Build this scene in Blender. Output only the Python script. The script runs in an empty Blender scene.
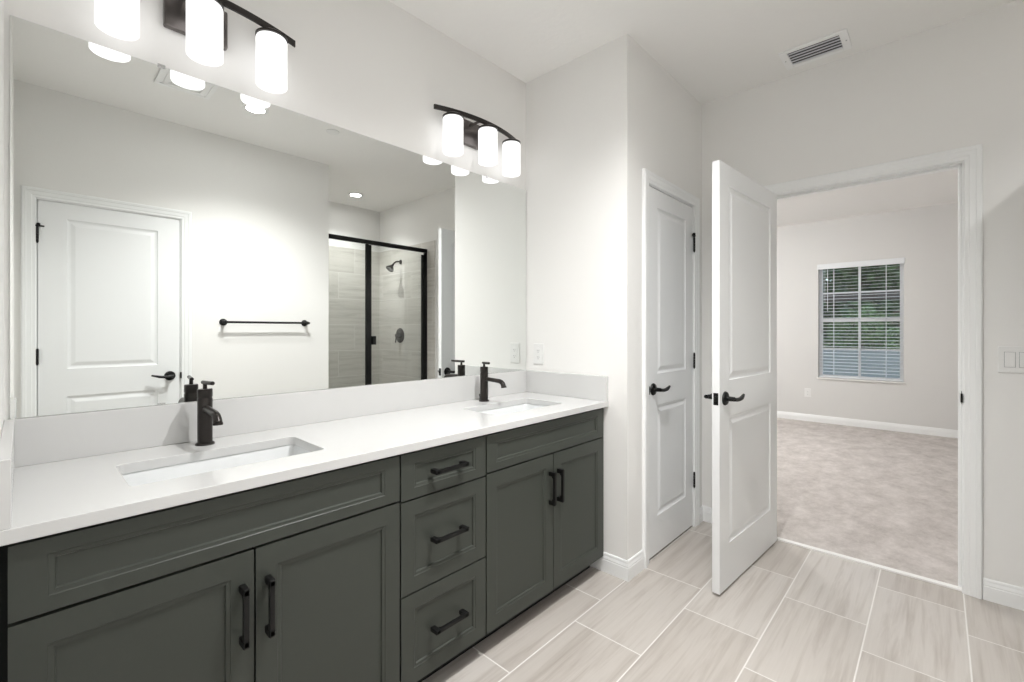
import bpy, bmesh, math, random
from mathutils import Vector, Matrix
random.seed(7)
sc = bpy.context.scene
COL = sc.collection
PI = math.pi

# ------------------------------------------------------------------ camera
CAMZ = 1.2514
cam_d = bpy.data.cameras.new('camera')
cam_d.sensor_width = 36.0
cam_d.lens = 456.5 / 1024 * 36.0
cam_d.shift_y = -10.3 / 1024
cam_d.clip_start = 0.01
cam_d.clip_end = 200
cam = bpy.data.objects.new('camera', cam_d)
COL.objects.link(cam)
cam.location = (0, 0, CAMZ)
cam.rotation_euler = (PI / 2, 0, 0.7504 - PI / 2)
sc.camera = cam

# ------------------------------------------------------------------ world, exposure, light levels
world = bpy.data.worlds.new('world')
sc.world = world
world.use_nodes = True
wn = world.node_tree
wn.nodes.clear()
sky = wn.nodes.new('ShaderNodeTexSky')
sky.sky_type = 'NISHITA'
sky.sun_disc = False
sky.sun_elevation = math.radians(42)
sky.sun_rotation = math.radians(200)
bg = wn.nodes.new('ShaderNodeBackground')
bg.inputs['Strength'].default_value = 0.30
wo = wn.nodes.new('ShaderNodeOutputWorld')
wn.links.new(sky.outputs[0], bg.inputs[0])
wn.links.new(bg.outputs[0], wo.inputs[0])

sc.view_settings.view_transform = 'Standard'
sc.view_settings.look = 'None'
sc.view_settings.exposure = 0.88
sc.view_settings.gamma = 1.0
sc.view_settings.use_curve_mapping = False
sc.cycles.max_bounces = 14
sc.cycles.diffuse_bounces = 8
sc.cycles.glossy_bounces = 8
sc.cycles.transparent_max_bounces = 16
sc.cycles.sample_clamp_indirect = 6.0

SHADE_E = 0.88
DOWN_E = 40.0
SHOWER_E = 40.0
BED_FILL_E = 108.0          # added fill lamp of the bedroom, out of view
LAMP_COL = (1.0, 0.995, 0.985)

# ------------------------------------------------------------------ dimensions
YM, XE, YC, XB = 1.8153, 2.0704, 1.1394, 3.0623
YT, XT, YS = -0.391, 1.8786, -1.5116
XW = -0.034
CZ = 2.743
XB2 = XB + 0.115          # bedroom face of the doorway wall
XF = 7.40                 # far bedroom wall
ZC = 0.887

# ------------------------------------------------------------------ materials
def new_mat(name):
    m = bpy.data.materials.new(name)
    m.use_nodes = True
    nt = m.node_tree
    b = nt.nodes['Principled BSDF']
    return m, nt, b

def plain(name, col, rough=0.5, metal=0.0, spec=0.5, bump=0.0, scale=200.0, var=0.0, coat=0.0):
    m, nt, b = new_mat(name)
    b.inputs['Base Color'].default_value = (*col, 1)
    b.inputs['Roughness'].default_value = rough
    b.inputs['Metallic'].default_value = metal
    b.inputs['Specular IOR Level'].default_value = spec
    b.inputs['Coat Weight'].default_value = coat
    tc = nt.nodes.new('ShaderNodeTexCoord')
    n = nt.nodes.new('ShaderNodeTexNoise')
    n.inputs['Scale'].default_value = scale
    n.inputs['Detail'].default_value = 3
    nt.links.new(tc.outputs['Object'], n.inputs['Vector'])
    if bump > 0:
        bp = nt.nodes.new('ShaderNodeBump')
        bp.inputs['Strength'].default_value = bump
        bp.inputs['Distance'].default_value = 0.002
        nt.links.new(n.outputs['Fac'], bp.inputs['Height'])
        nt.links.new(bp.outputs[0], b.inputs['Normal'])
    if var > 0:
        mx = nt.nodes.new('ShaderNodeMix')
        mx.data_type = 'RGBA'
        mx.inputs[6].default_value = (*[max(0, c * (1 - var)) for c in col], 1)
        mx.inputs[7].default_value = (*[min(1, c * (1 + var)) for c in col], 1)
        nt.links.new(n.outputs['Fac'], mx.inputs[0])
        nt.links.new(mx.outputs[2], b.inputs['Base Color'])
    return m

def emit(name, col, strength):
    m = bpy.data.materials.new(name)
    m.use_nodes = True
    nt = m.node_tree
    nt.nodes.clear()
    e = nt.nodes.new('ShaderNodeEmission')
    e.inputs[0].default_value = (*col, 1)
    e.inputs[1].default_value = strength
    o = nt.nodes.new('ShaderNodeOutputMaterial')
    nt.links.new(e.outputs[0], o.inputs[0])
    return m

def pane_mat(name, tint, ior=1.45):
    m = bpy.data.materials.new(name)
    m.use_nodes = True
    nt = m.node_tree
    nt.nodes.clear()
    t = nt.nodes.new('ShaderNodeBsdfTransparent')
    t.inputs[0].default_value = (*tint, 1)
    g = nt.nodes.new('ShaderNodeBsdfGlossy')
    g.inputs['Roughness'].default_value = 0.0
    f = nt.nodes.new('ShaderNodeFresnel')
    f.inputs[0].default_value = ior
    mx = nt.nodes.new('ShaderNodeMixShader')
    o = nt.nodes.new('ShaderNodeOutputMaterial')
    nt.links.new(f.outputs[0], mx.inputs[0])
    nt.links.new(t.outputs[0], mx.inputs[1])
    nt.links.new(g.outputs[0], mx.inputs[2])
    nt.links.new(mx.outputs[0], o.inputs[0])
    return m

class NT:
    """tiny helper for building math node chains"""
    def __init__(s, nt): s.nt = nt
    def val(s, x, sock):
        if isinstance(x, (int, float)): sock.default_value = x
        else: s.nt.links.new(x, sock)
    def m(s, op, a, b=0.0, c=None):
        n = s.nt.nodes.new('ShaderNodeMath')
        n.operation = op
        s.val(a, n.inputs[0]); s.val(b, n.inputs[1])
        if c is not None: s.val(c, n.inputs[2])
        return n.outputs[0]

def tile_mat(name, ua, va, uw, vh, u0, v0, step, base, alt, streak, grout, rough, gw=0.0045, sgain=1.0):
    """running-bond tiles; u runs along the long side, v across; joints at u0+step*row"""
    m, nt, b = new_mat(name)
    k = NT(nt)
    geo = nt.nodes.new('ShaderNodeNewGeometry')
    sep = nt.nodes.new('ShaderNodeSeparateXYZ')
    nt.links.new(geo.outputs['Position'], sep.inputs[0])
    if ua == 'XY':
        u = k.m('ADD', sep.outputs['X'], sep.outputs['Y'])
    else:
        u = sep.outputs[ua]
    v = sep.outputs[va]
    vv = k.m('DIVIDE', k.m('SUBTRACT', v, v0), vh)
    row = k.m('FLOOR', vv)
    fv = k.m('SUBTRACT', vv, row)
    uu = k.m('DIVIDE', k.m('SUBTRACT', k.m('SUBTRACT', u, u0), k.m('MULTIPLY', row, step)), uw)
    colm = k.m('FLOOR', uu)
    fu = k.m('SUBTRACT', uu, colm)
    dv = k.m('MULTIPLY', k.m('SUBTRACT', 0.5, k.m('ABSOLUTE', k.m('SUBTRACT', fv, 0.5))), vh)
    du = k.m('MULTIPLY', k.m('SUBTRACT', 0.5, k.m('ABSOLUTE', k.m('SUBTRACT', fu, 0.5))), uw)
    d = k.m('MINIMUM', du, dv)
    mask = nt.nodes.new('ShaderNodeMapRange')      # 0 in grout, 1 on tile
    mask.inputs[1].default_value = gw * 0.40
    mask.inputs[2].default_value = gw * 0.60
    nt.links.new(d, mask.inputs[0])
    idn = nt.nodes.new('ShaderNodeTexWhiteNoise')
    idn.noise_dimensions = '2D'
    cmb = nt.nodes.new('ShaderNodeCombineXYZ')
    nt.links.new(row, cmb.inputs[0]); nt.links.new(colm, cmb.inputs[1])
    nt.links.new(cmb.outputs[0], idn.inputs[0])
    # streaks, stretched along u, shifted per tile
    sv = nt.nodes.new('ShaderNodeCombineXYZ')
    k.val(k.m('ADD', k.m('MULTIPLY', u, 1.6), k.m('MULTIPLY', idn.outputs['Value'], 37.0)), sv.inputs[0])
    k.val(k.m('MULTIPLY', v, 26.0), sv.inputs[1])
    k.val(k.m('MULTIPLY', idn.outputs['Value'], 11.0), sv.inputs[2])
    n1 = nt.nodes.new('ShaderNodeTexNoise')
    n1.inputs['Scale'].default_value = 1.0
    n1.inputs['Detail'].default_value = 5
    n1.inputs['Roughness'].default_value = 0.6
    n1.inputs['Distortion'].default_value = 0.5
    nt.links.new(sv.outputs[0], n1.inputs['Vector'])
    sv2 = nt.nodes.new('ShaderNodeCombineXYZ')
    k.val(k.m('ADD', k.m('MULTIPLY', u, 6.0), k.m('MULTIPLY', idn.outputs['Value'], 91.0)), sv2.inputs[0])
    k.val(k.m('MULTIPLY', v, 130.0), sv2.inputs[1])
    n2 = nt.nodes.new('ShaderNodeTexNoise')
    n2.inputs['Scale'].default_value = 1.0
    n2.inputs['Detail'].default_value = 2
    nt.links.new(sv2.outputs[0], n2.inputs['Vector'])
    r1 = nt.nodes.new('ShaderNodeMapRange')
    r1.inputs[1].default_value = 0.46; r1.inputs[2].default_value = 0.74
    nt.links.new(n1.outputs['Fac'], r1.inputs[0])
    mixa = nt.nodes.new('ShaderNodeMix'); mixa.data_type = 'RGBA'
    mixa.inputs[6].default_value = (*base, 1); mixa.inputs[7].default_value = (*alt, 1)
    nt.links.new(idn.outputs['Value'], mixa.inputs[0])
    mixb = nt.nodes.new('ShaderNodeMix'); mixb.data_type = 'RGBA'
    mixb.inputs[7].default_value = (*streak, 1)
    k.val(k.m('MULTIPLY', k.m('ADD', k.m('MULTIPLY', r1.outputs[0], 0.75), k.m('MULTIPLY', n2.outputs['Fac'], 0.30)), sgain), mixb.inputs[0])
    nt.links.new(mixa.outputs[2], mixb.inputs[6])
    mixc = nt.nodes.new('ShaderNodeMix'); mixc.data_type = 'RGBA'
    mixc.inputs[6].default_value = (*grout, 1)
    nt.links.new(mask.outputs[0], mixc.inputs[0])
    nt.links.new(mixb.outputs[2], mixc.inputs[7])
    nt.links.new(mixc.outputs[2], b.inputs['Base Color'])
    rr = nt.nodes.new('ShaderNodeMapRange')
    rr.inputs[3].default_value = 0.85; rr.inputs[4].default_value = rough
    nt.links.new(mask.outputs[0], rr.inputs[0])
    nt.links.new(rr.outputs[0], b.inputs['Roughness'])
    bp = nt.nodes.new('ShaderNodeBump')
    bp.inputs['Strength'].default_value = 0.35
    bp.inputs['Distance'].default_value = 0.0015
    nt.links.new(mask.outputs[0], bp.inputs['Height'])
    nt.links.new(bp.outputs[0], b.inputs['Normal'])
    return m

def carpet_mat():
    m, nt, b = new_mat('beige_carpet')
    tc = nt.nodes.new('ShaderNodeTexCoord')
    mp = nt.nodes.new('ShaderNodeMapping')
    mp.inputs['Scale'].default_value = (1.0, 1.35, 1)
    mp.inputs['Rotation'].default_value = (0, 0, 0.3)
    nt.links.new(tc.outputs['Object'], mp.inputs[0])
    a = nt.nodes.new('ShaderNodeTexNoise')
    a.inputs['Scale'].default_value = 4.5; a.inputs['Detail'].default_value = 12; a.inputs['Roughness'].default_value = 0.78
    nt.links.new(mp.outputs[0], a.inputs['Vector'])
    f = nt.nodes.new('ShaderNodeTexNoise')
    f.inputs['Scale'].default_value = 260.0; f.inputs['Detail'].default_value = 2
    nt.links.new(tc.outputs['Object'], f.inputs['Vector'])
    r = nt.nodes.new('ShaderNodeMapRange')
    r.inputs[1].default_value = 0.34; r.inputs[2].default_value = 0.66
    nt.links.new(a.outputs['Fac'], r.inputs[0])
    mx = nt.nodes.new('ShaderNodeMix'); mx.data_type = 'RGBA'
    mx.inputs[6].default_value = (0.41, 0.375, 0.352, 1)
    mx.inputs[7].default_value = (0.64, 0.600, 0.575, 1)
    nt.links.new(r.outputs[0], mx.inputs[0])
    mx2 = nt.nodes.new('ShaderNodeMix'); mx2.data_type = 'RGBA'; mx2.blend_type = 'MULTIPLY'
    mx2.inputs[0].default_value = 0.35
    nt.links.new(mx.outputs[2], mx2.inputs[6])
    nt.links.new(f.outputs['Color'], mx2.inputs[7])
    nt.links.new(mx.outputs[2], b.inputs['Base Color'])
    b.inputs['Roughness'].default_value = 1.0
    b.inputs['Specular IOR Level'].default_value = 0.1
    bp = nt.nodes.new('ShaderNodeBump'); bp.inputs['Strength'].default_value = 0.6; bp.inputs['Distance'].default_value = 0.004
    nt.links.new(f.outputs['Fac'], bp.inputs['Height'])
    nt.links.new(bp.outputs[0], b.inputs['Normal'])
    return m

def leaf_mat(name, c1, c2):
    m, nt, b = new_mat(name)
    tc = nt.nodes.new('ShaderNodeTexCoord')
    n = nt.nodes.new('ShaderNodeTexNoise'); n.inputs['Scale'].default_value = 3.0
    nt.links.new(tc.outputs['Object'], n.inputs['Vector'])
    mx = nt.nodes.new('ShaderNodeMix'); mx.data_type = 'RGBA'
    mx.inputs[6].default_value = (*c1, 1); mx.inputs[7].default_value = (*c2, 1)
    nt.links.new(n.outputs['Fac'], mx.inputs[0])
    nt.links.new(mx.outputs[2], b.inputs['Base Color'])
    b.inputs['Roughness'].default_value = 0.6
    return m

M = {}
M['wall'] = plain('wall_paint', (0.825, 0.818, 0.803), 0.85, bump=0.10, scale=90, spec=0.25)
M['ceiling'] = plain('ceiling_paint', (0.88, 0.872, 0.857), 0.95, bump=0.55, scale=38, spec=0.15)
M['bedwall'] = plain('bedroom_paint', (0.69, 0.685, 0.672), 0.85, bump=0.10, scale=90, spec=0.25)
M['trim'] = plain('white_semi_gloss', (0.86, 0.87, 0.87), 0.32)
M['door'] = plain('white_door_paint', (0.82, 0.83, 0.835), 0.30)
M['cabinet'] = plain('grey_green_paint', (0.047, 0.052, 0.044), 0.46, spec=0.35)
M['carcass'] = plain('dark_grey_green_carcass', (0.010, 0.011, 0.010), 0.7, spec=0.2)
M['quartz'] = plain('white_quartz', (0.61, 0.61, 0.605), 0.16, bump=0.0, scale=14, var=0.012)
M['porcelain'] = plain('white_porcelain', (0.72, 0.735, 0.74), 0.08, coat=0.3)
M['bronze'] = plain('dark_bronze', (0.028, 0.024, 0.022), 0.30, metal=0.5, spec=0.4)
M['black'] = plain('matte_black', (0.005, 0.005, 0.005), 0.42, spec=0.28)
M['plate'] = plain('fixture_metal', (0.16, 0.145, 0.14), 0.30, metal=0.9, scale=300)
M['steel'] = plain('steel', (0.6, 0.6, 0.6), 0.25, metal=1.0)
M['chrome'] = plain('chrome', (0.8, 0.8, 0.8), 0.08, metal=1.0)
M['plastic'] = plain('white_plastic', (0.80, 0.80, 0.79), 0.35)
M['slot'] = plain('dark_slot', (0.06, 0.06, 0.065), 0.7)
M['duct'] = plain('grey_duct', (0.16, 0.165, 0.18), 0.8)
M['grille'] = plain('white_grille', (0.90, 0.90, 0.90), 0.4)
M['slatgrey'] = plain('grille_blade', (0.70, 0.71, 0.75), 0.4)
M['marble'] = plain('white_threshold', (0.83, 0.82, 0.80), 0.3, scale=20, var=0.02)
M['vinyl'] = plain('white_vinyl', (0.88, 0.89, 0.90), 0.35)
M['blind'] = plain('white_blind', (0.78, 0.80, 0.82), 0.4)
M['opal'] = emit('lit_opal_glass', LAMP_COL, SHADE_E)
M['down'] = emit('lit_downlight', LAMP_COL, DOWN_E)
M['downs'] = emit('lit_shower_light', LAMP_COL, SHOWER_E)
M['bedfill'] = emit('bedroom_fill_glow', LAMP_COL, BED_FILL_E)  # glow of the fill lamp added to the bedroom
M['glass'] = pane_mat('clear_glass', (0.97, 0.985, 0.98))
M['winglass'] = pane_mat('window_glass', (0.93, 0.95, 0.95))
mm, nt_, b_ = new_mat('silvered_mirror')
b_.inputs['Base Color'].default_value = (0.865, 0.885, 0.87, 1)
b_.inputs['Metallic'].default_value = 1.0
b_.inputs['Roughness'].default_value = 0.0
M['mirror'] = mm
M['floor'] = tile_mat('floor_tile', 'X', 'Y', 0.616, 0.3085, 2.242, -0.09, 0.2053,
                      (0.50, 0.463, 0.427), (0.58, 0.548, 0.515), (0.35, 0.31, 0.275), (0.72, 0.70, 0.67), 0.30, 0.0052)
M['shower'] = tile_mat('shower_tile', 'XY', 'Z', 0.61, 0.305, 0.0, 0.103, 0.2033,
                       (0.62, 0.595, 0.555), (0.69, 0.67, 0.63), (0.43, 0.405, 0.37), (0.80, 0.79, 0.76), 0.28, 0.004, 0.85)
M['pan'] = plain('shower_pan', (0.78, 0.77, 0.75), 0.4)
M['carpet'] = carpet_mat()
M['grass'] = plain('lawn', (0.10, 0.16, 0.05), 0.9, bump=0.6, scale=30, var=0.4)
M['leaf'] = leaf_mat('dark_leaves', (0.022, 0.05, 0.016), (0.07, 0.13, 0.035))
M['leaf2'] = leaf_mat('fresh_leaves', (0.05, 0.11, 0.03), (0.16, 0.25, 0.08))
M['bark'] = plain('bark', (0.12, 0.09, 0.065), 0.9, bump=0.6, scale=25, var=0.3)
M['beam'] = plain('brown_beam', (0.06, 0.045, 0.035), 0.7)
M['stucco'] = plain('blue_grey_wall', (0.25, 0.255, 0.245), 0.9, bump=0.3, scale=40)

# ------------------------------------------------------------------ mesh builder
class B:
    def __init__(s):
        s.bm = bmesh.new()
    def box(s, x0, x1, y0, y1, z0, z1, bev=0.0, seg=2):
        t = bmesh.new()
        r = bmesh.ops.create_cube(t, size=1)
        sx, sy, sz = x1 - x0, y1 - y0, z1 - z0
        bmesh.ops.scale(t, vec=(sx, sy, sz), verts=t.verts)
        bmesh.ops.translate(t, vec=((x0 + x1) / 2, (y0 + y1) / 2, (z0 + z1) / 2), verts=t.verts)
        if bev > 0:
            bmesh.ops.bevel(t, geom=list(t.edges), offset=min(bev, sx * .45, sy * .45, sz * .45), segments=seg, affect='EDGES', profile=0.5)
        s.join(t)
        return s
    def join(s, t):
        me = bpy.data.meshes.new('tmp')
        t.to_mesh(me); t.free()
        s.bm.from_mesh(me)
        bpy.data.meshes.remove(me)
    def lathe(s, prof, origin, axis='z', seg=32, cap=True):
        """prof = [(radius, height)], turned about axis through origin; axis may be a vector"""
        t = bmesh.new()
        rings = []
        for r, h in prof:
            if r < 1e-6:
                rings.append([t.verts.new((0, 0, h))])
            else:
                rings.append([t.verts.new((r * math.cos(2 * PI * i / seg), r * math.sin(2 * PI * i / seg), h)) for i in range(seg)])
        for a, b in zip(rings, rings[1:]):
            for i in range(seg):
                j = (i + 1) % seg
                if len(a) == 1 and len(b) == 1: continue
                if len(a) == 1: t.faces.new((a[0], b[i], b[j]))
                elif len(b) == 1: t.faces.new((a[i], a[j], b[0]))
                else: t.faces.new((a[i], a[j], b[j], b[i]))
        if cap:
            if len(rings[0]) > 1: t.faces.new(list(reversed(rings[0])))
            if len(rings[-1]) > 1: t.faces.new(rings[-1])
        v = {'x': (1, 0, 0), 'y': (0, 1, 0), 'z': (0, 0, 1)}[axis] if isinstance(axis, str) else axis
        q = Vector((0, 0, 1)).rotation_difference(Vector(v).normalized())
        mtx = Matrix.Translation(Vector(origin)) @ q.to_matrix().to_4x4()
        bmesh.ops.transform(t, matrix=mtx, verts=t.verts)
        bmesh.ops.recalc_face_normals(t, faces=t.faces)
        s.join(t)
        return s
    def cyl(s, p0, p1, r0, r1=None, seg=24, bev=0.0):
        p0, p1 = Vector(p0), Vector(p1)
        L = (p1 - p0).length
        r1 = r0 if r1 is None else r1
        if bev > 0:
            prof = [(r0 - bev, 0), (r0, bev), (r1, L - bev), (r1 - bev, L)]
        else:
            prof = [(r0, 0), (r1, L)]
        return s.lathe(prof, p0, p1 - p0, seg)
    def tube(s, pts, rad, seg=16, flat=1.0, up=None):
        """tube through pts; rad scalar or list; flat scales the section along 'up'"""
        t = bmesh.new()
        pts = [Vector(p) for p in pts]
        n = len(pts)
        rad = rad if isinstance(rad, (list, tuple)) else [rad] * n
        rings = []
        for i, p in enumerate(pts):
            d = (pts[min(i + 1, n - 1)] - pts[max(i - 1, 0)]).normalized()
            ref = Vector(up) if up else (Vector((0, 0, 1)) if abs(d.z) < .9 else Vector((1, 0, 0)))
            a = d.cross(ref).normalized(); c = a.cross(d).normalized()
            rings.append([t.verts.new(p + a * rad[i] * math.cos(2 * PI * k / seg) + c * rad[i] * flat * math.sin(2 * PI * k / seg)) for k in range(seg)])
        for a, b in zip(rings, rings[1:]):
            for k in range(seg):
                j = (k + 1) % seg
                t.faces.new((a[k], a[j], b[j], b[k]))
        t.faces.new(list(reversed(rings[0]))); t.faces.new(rings[-1])
        bmesh.ops.recalc_face_normals(t, faces=t.faces)
        s.join(t)
        return s
    def quad(s, *p):
        s.bm.faces.new([s.bm.verts.new(q) for q in p])
        return s
    def xf(s, m):
        bmesh.ops.transform(s.bm, matrix=m, verts=s.bm.verts)
        return s

LOC = {}          # world position of every thing and part made here
def setp(o, label=None, cat=None, group=None, kind=None):
    if label: o['label'] = label
    if cat: o['category'] = cat
    if group: o['group'] = group
    if kind: o['kind'] = kind
    return o

def make(name, b, mat, parent=None, at=None, smooth=False, bevel=0.0, local=False):
    """link b as one mesh; coordinates are world ones unless local=True (then relative to the parent)"""
    me = bpy.data.meshes.new(name)
    bmesh.ops.recalc_face_normals(b.bm, faces=b.bm.faces) if getattr(b, 'recalc', False) else None
    P = LOC.get(parent.name, Vector((0, 0, 0))) if parent else Vector((0, 0, 0))
    if local: W = Vector((0, 0, 0))
    elif parent is None: W = Vector(at) if at else Vector((0, 0, 0))
    else: W = P
    bmesh.ops.translate(b.bm, vec=-W, verts=b.bm.verts)
    b.bm.to_mesh(me); b.bm.free()
    me.materials.append(mat)
    o = bpy.data.objects.new(name, me)
    COL.objects.link(o)
    if parent:
        o.parent = parent
    else:
        o.location = W
    LOC[o.name] = W if not parent else P
    if smooth:
        for p in me.polygons: p.use_smooth = True
        md = None
        try:
            me.set_sharp_from_angle(angle=math.radians(38))
        except Exception:
            pass
    if bevel > 0:
        md = o.modifiers.new('bevel', 'BEVEL')
        md.width = bevel; md.segments = 2; md.limit_method = 'ANGLE'; md.angle_limit = math.radians(30)
    return o

def thing(name, loc, label, cat, group=None, rz=0.0):
    o = bpy.data.objects.new(name, None)
    o.empty_display_size = 0.05
    COL.objects.link(o)
    o.location = loc
    o.rotation_euler = (0, 0, rz)
    LOC[o.name] = Vector(loc)
    return setp(o, label, cat, group)

def copy_tree(o, parent=None, offset=None):
    c = o.copy()
    COL.objects.link(c)
    c.parent = parent
    if parent is None and offset is not None:
        c.location = o.location + Vector(offset)
    for ch in o.children:
        copy_tree(ch, c)
    return c

def struct(name, b, mat, label=None, cat=None, **k):
    o = make(name, b, mat, **k)
    return setp(o, label, cat, None, 'structure')

# ------------------------------------------------------------------ room shell
def wall(name, boxes, mat, label):
    b = B()
    for q in boxes: b.box(*q)
    return struct(name, b, mat, label, 'wall')

OPZ = 2.066          # doorway opening head (rough)
OY0, OY1 = -0.106, 0.757
T = 0.12
struct('floor', B().box(XW - T, XB + 0.02, YS - T, YM + T, -0.10, 0.0), M['floor'],
       'pale beige wood-look ceramic floor tiles laid in a staggered pattern', 'floor')
struct('ceiling', B().box(XW - T, XB2, YS - T, YM + T, CZ, CZ + 0.10), M['ceiling'],
       'white textured bathroom ceiling', 'ceiling')
wall('wall_mirror', [(XW - T, XE + T, YM, YM + T, 0, CZ)], M['wall'], 'light greige wall behind the large mirror')
wall('wall_left', [(XW - T, XW, YT - T, YM, 0, CZ)], M['wall'], 'light greige wall at the left end of the vanity')
wall('wall_end', [(XE, XE + T, YC, YM, 0, CZ)], M['wall'], 'light greige wall at the right end of the vanity')
CX0, CX1, CZT = 2.297 - .018, 2.919 + .018, 2.040 + .018
wall('wall_closet', [(XE + T, CX0, YC, YC + T, 0, CZ), (CX1, XB, YC, YC + T, 0, CZ), (CX0, CX1, YC, YC + T, CZT, CZ)],
     M['wall'], 'narrow greige wall holding the closed closet door')
wall('wall_doorway', [(XB, XB2, YS - T, OY0, 0, CZ), (XB, XB2, OY1, YM + T, 0, CZ), (XB, XB2, OY0, OY1, OPZ, CZ)],
     M['wall'], 'greige wall with the doorway to the carpeted room')
TX0, TX1, TZT = 0.060 - .018, 0.780 + .018, 2.054 + .018
wall('wall_towel', [(XW, TX0, YT - T, YT, 0, CZ), (TX1, XT, YT - T, YT, 0, CZ), (TX0, TX1, YT - T, YT, TZT, CZ)],
     M['wall'], 'greige wall with the towel bar and closed door seen in the mirror')
wall('wall_shower_side', [(XT - T, XT, YS, YT - T, 0, CZ)], M['wall'], 'shower side wall on the towel bar side')
wall('wall_shower_back', [(XT - T, XB, YS - T, YS, 0, CZ)], M['wall'], 'wall at the back of the shower')
# closet backing so that nothing leaks around the closed doors
wall('wall_closet_inside', [(XE + T, XB, YM, YM + T, 0, CZ)], M['wall'], 'wall inside the closet')
wall('wall_water_closet', [(XW - T, 0.95, -1.50, -1.40, 0, CZ), (0.95, 1.05, -1.50, YT - T, 0, CZ), (XW - T, XW, -1.40, YT - T, 0, CZ)], M['wall'],
     'wall behind the closed door opposite the vanity')

# bedroom
BY0, BY1 = -1.4, 3.0
struct('floor_bedroom', B().box(XB + 0.045, XF, BY0, BY1, -0.10, 0.004), M['carpet'],
       'beige cut-pile carpet of the room beyond the doorway', 'carpet')
struct('ceiling_bedroom', B().box(XB2, XF + T, BY0 - T, BY1 + T, CZ, CZ + 0.10), M['ceiling'],
       'ceiling of the room beyond the doorway', 'ceiling')
WY0, WY1, WZ0, WZ1 = 0.305, 1.190, 0.615, 2.135
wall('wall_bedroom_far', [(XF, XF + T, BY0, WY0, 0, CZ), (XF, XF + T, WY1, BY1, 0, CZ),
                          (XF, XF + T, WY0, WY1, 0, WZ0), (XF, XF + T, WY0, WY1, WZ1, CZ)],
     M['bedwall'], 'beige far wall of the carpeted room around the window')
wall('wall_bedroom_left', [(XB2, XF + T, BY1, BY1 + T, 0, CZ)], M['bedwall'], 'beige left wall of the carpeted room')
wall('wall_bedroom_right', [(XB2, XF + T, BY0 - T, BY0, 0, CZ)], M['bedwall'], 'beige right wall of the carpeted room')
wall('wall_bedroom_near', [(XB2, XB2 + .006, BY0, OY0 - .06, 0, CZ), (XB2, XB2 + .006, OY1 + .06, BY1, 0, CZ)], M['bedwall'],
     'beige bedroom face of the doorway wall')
struct('trim_1', B().box(XB + 0.010, XB + 0.045, OY0 + .018, OY1 - .018, -0.02, 0.009, 0.003), M['marble'],
       'narrow white threshold strip between tile and carpet', 'threshold')

# ------------------------------------------------------------------ door casings and jambs
PROF = [(0.0, 0.0), (0.0, 0.007), (0.004, 0.0095), (0.016, 0.0105), (0.020, 0.0130), (0.040, 0.0150), (0.044, 0.0175), (0.056, 0.0175), (0.0615, 0.0145), (0.063, 0.0)]
def casing(b, a0, a1, zt, tf):
    """tf(a, z, n) -> world point; a along the wall, n out of the wall"""
    bm = b.bm
    rows = []
    for w, t in PROF:
        rows.append([bm.verts.new(tf(a0 - w, 0.0, t)), bm.verts.new(tf(a0 - w, zt + w, t)),
                     bm.verts.new(tf(a1 + w, zt + w, t)), bm.verts.new(tf(a1 + w, 0.0, t))])
    for r, q in zip(rows, rows[1:]):
        for i in range(3):
            bm.faces.new((r[i], r[i + 1], q[i + 1], q[i]))
    for i in (0, 3):
        bm.faces.new([r[i] for r in rows])
    bmesh.ops.recalc_face_normals(bm, faces=bm.faces)

# doorway
b = B()
casing(b, -0.091, 0.741, 2.0615, lambda a, z, n: (XB - n, a, z))
casing(b, -0.091, 0.741, 2.0615, lambda a, z, n: (XB2 + n, a, z))
fr = struct('trim_2', b, M['trim'], 'white moulded casing around the open doorway', 'door casing')
b = B()
b.box(XB, XB2, OY0, -0.085, 0, 2.066).box(XB, XB2, 0.7365, OY1, 0, 2.066).box(XB, XB2, -0.085, 0.7365, 2.0565, 2.0655)
b.box(XB + .040, XB + .075, -0.085, -0.073, 0, 2.0565, .002).box(XB + .040, XB + .075, 0.7245, 0.7365, 0, 2.0565, .002).box(XB + .040, XB + .075, -0.073, 0.7245, 2.045, 2.0565, .002)
make('door_jamb', b, M['trim'], fr)
b = B(); b.box(XB + .002, XB + .034, -0.0855, -0.0835, .900, .960, .0008).box(XB - .0125, XB + .008, -0.0875, -0.0800, .908, .952, .003)
setp(make('strike_plate', b, M['black'], fr), 'black strike plate')

# closet
b = B(); casing(b, 2.2933, 2.9224, 2.044, lambda a, z, n: (a, YC - n, z))
fr = struct('trim_3', b, M['trim'], 'white moulded casing around the narrow closet door', 'door casing')
b = B(); b.box(CX0, 2.2975, YC, YC + T, 0, CZT).box(2.9185, CX1, YC, YC + T, 0, CZT).box(2.2975, 2.9185, YC, YC + T, 2.039, CZT)
b.box(2.2975, 2.310, YC + .04, YC + .075, 0, 2.039).box(2.906, 2.9185, YC + .04, YC + .075, 0, 2.039).box(2.31, 2.906, YC + .04, YC + .075, 2.027, 2.039)
make('door_jamb', b, M['trim'], fr)
b = B(); b.box(2.2925, 2.2990, YC - .0105, YC + .004, .908, .952, .0015)
setp(make('strike_plate', b, M['black'], fr), 'black strike plate')

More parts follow.
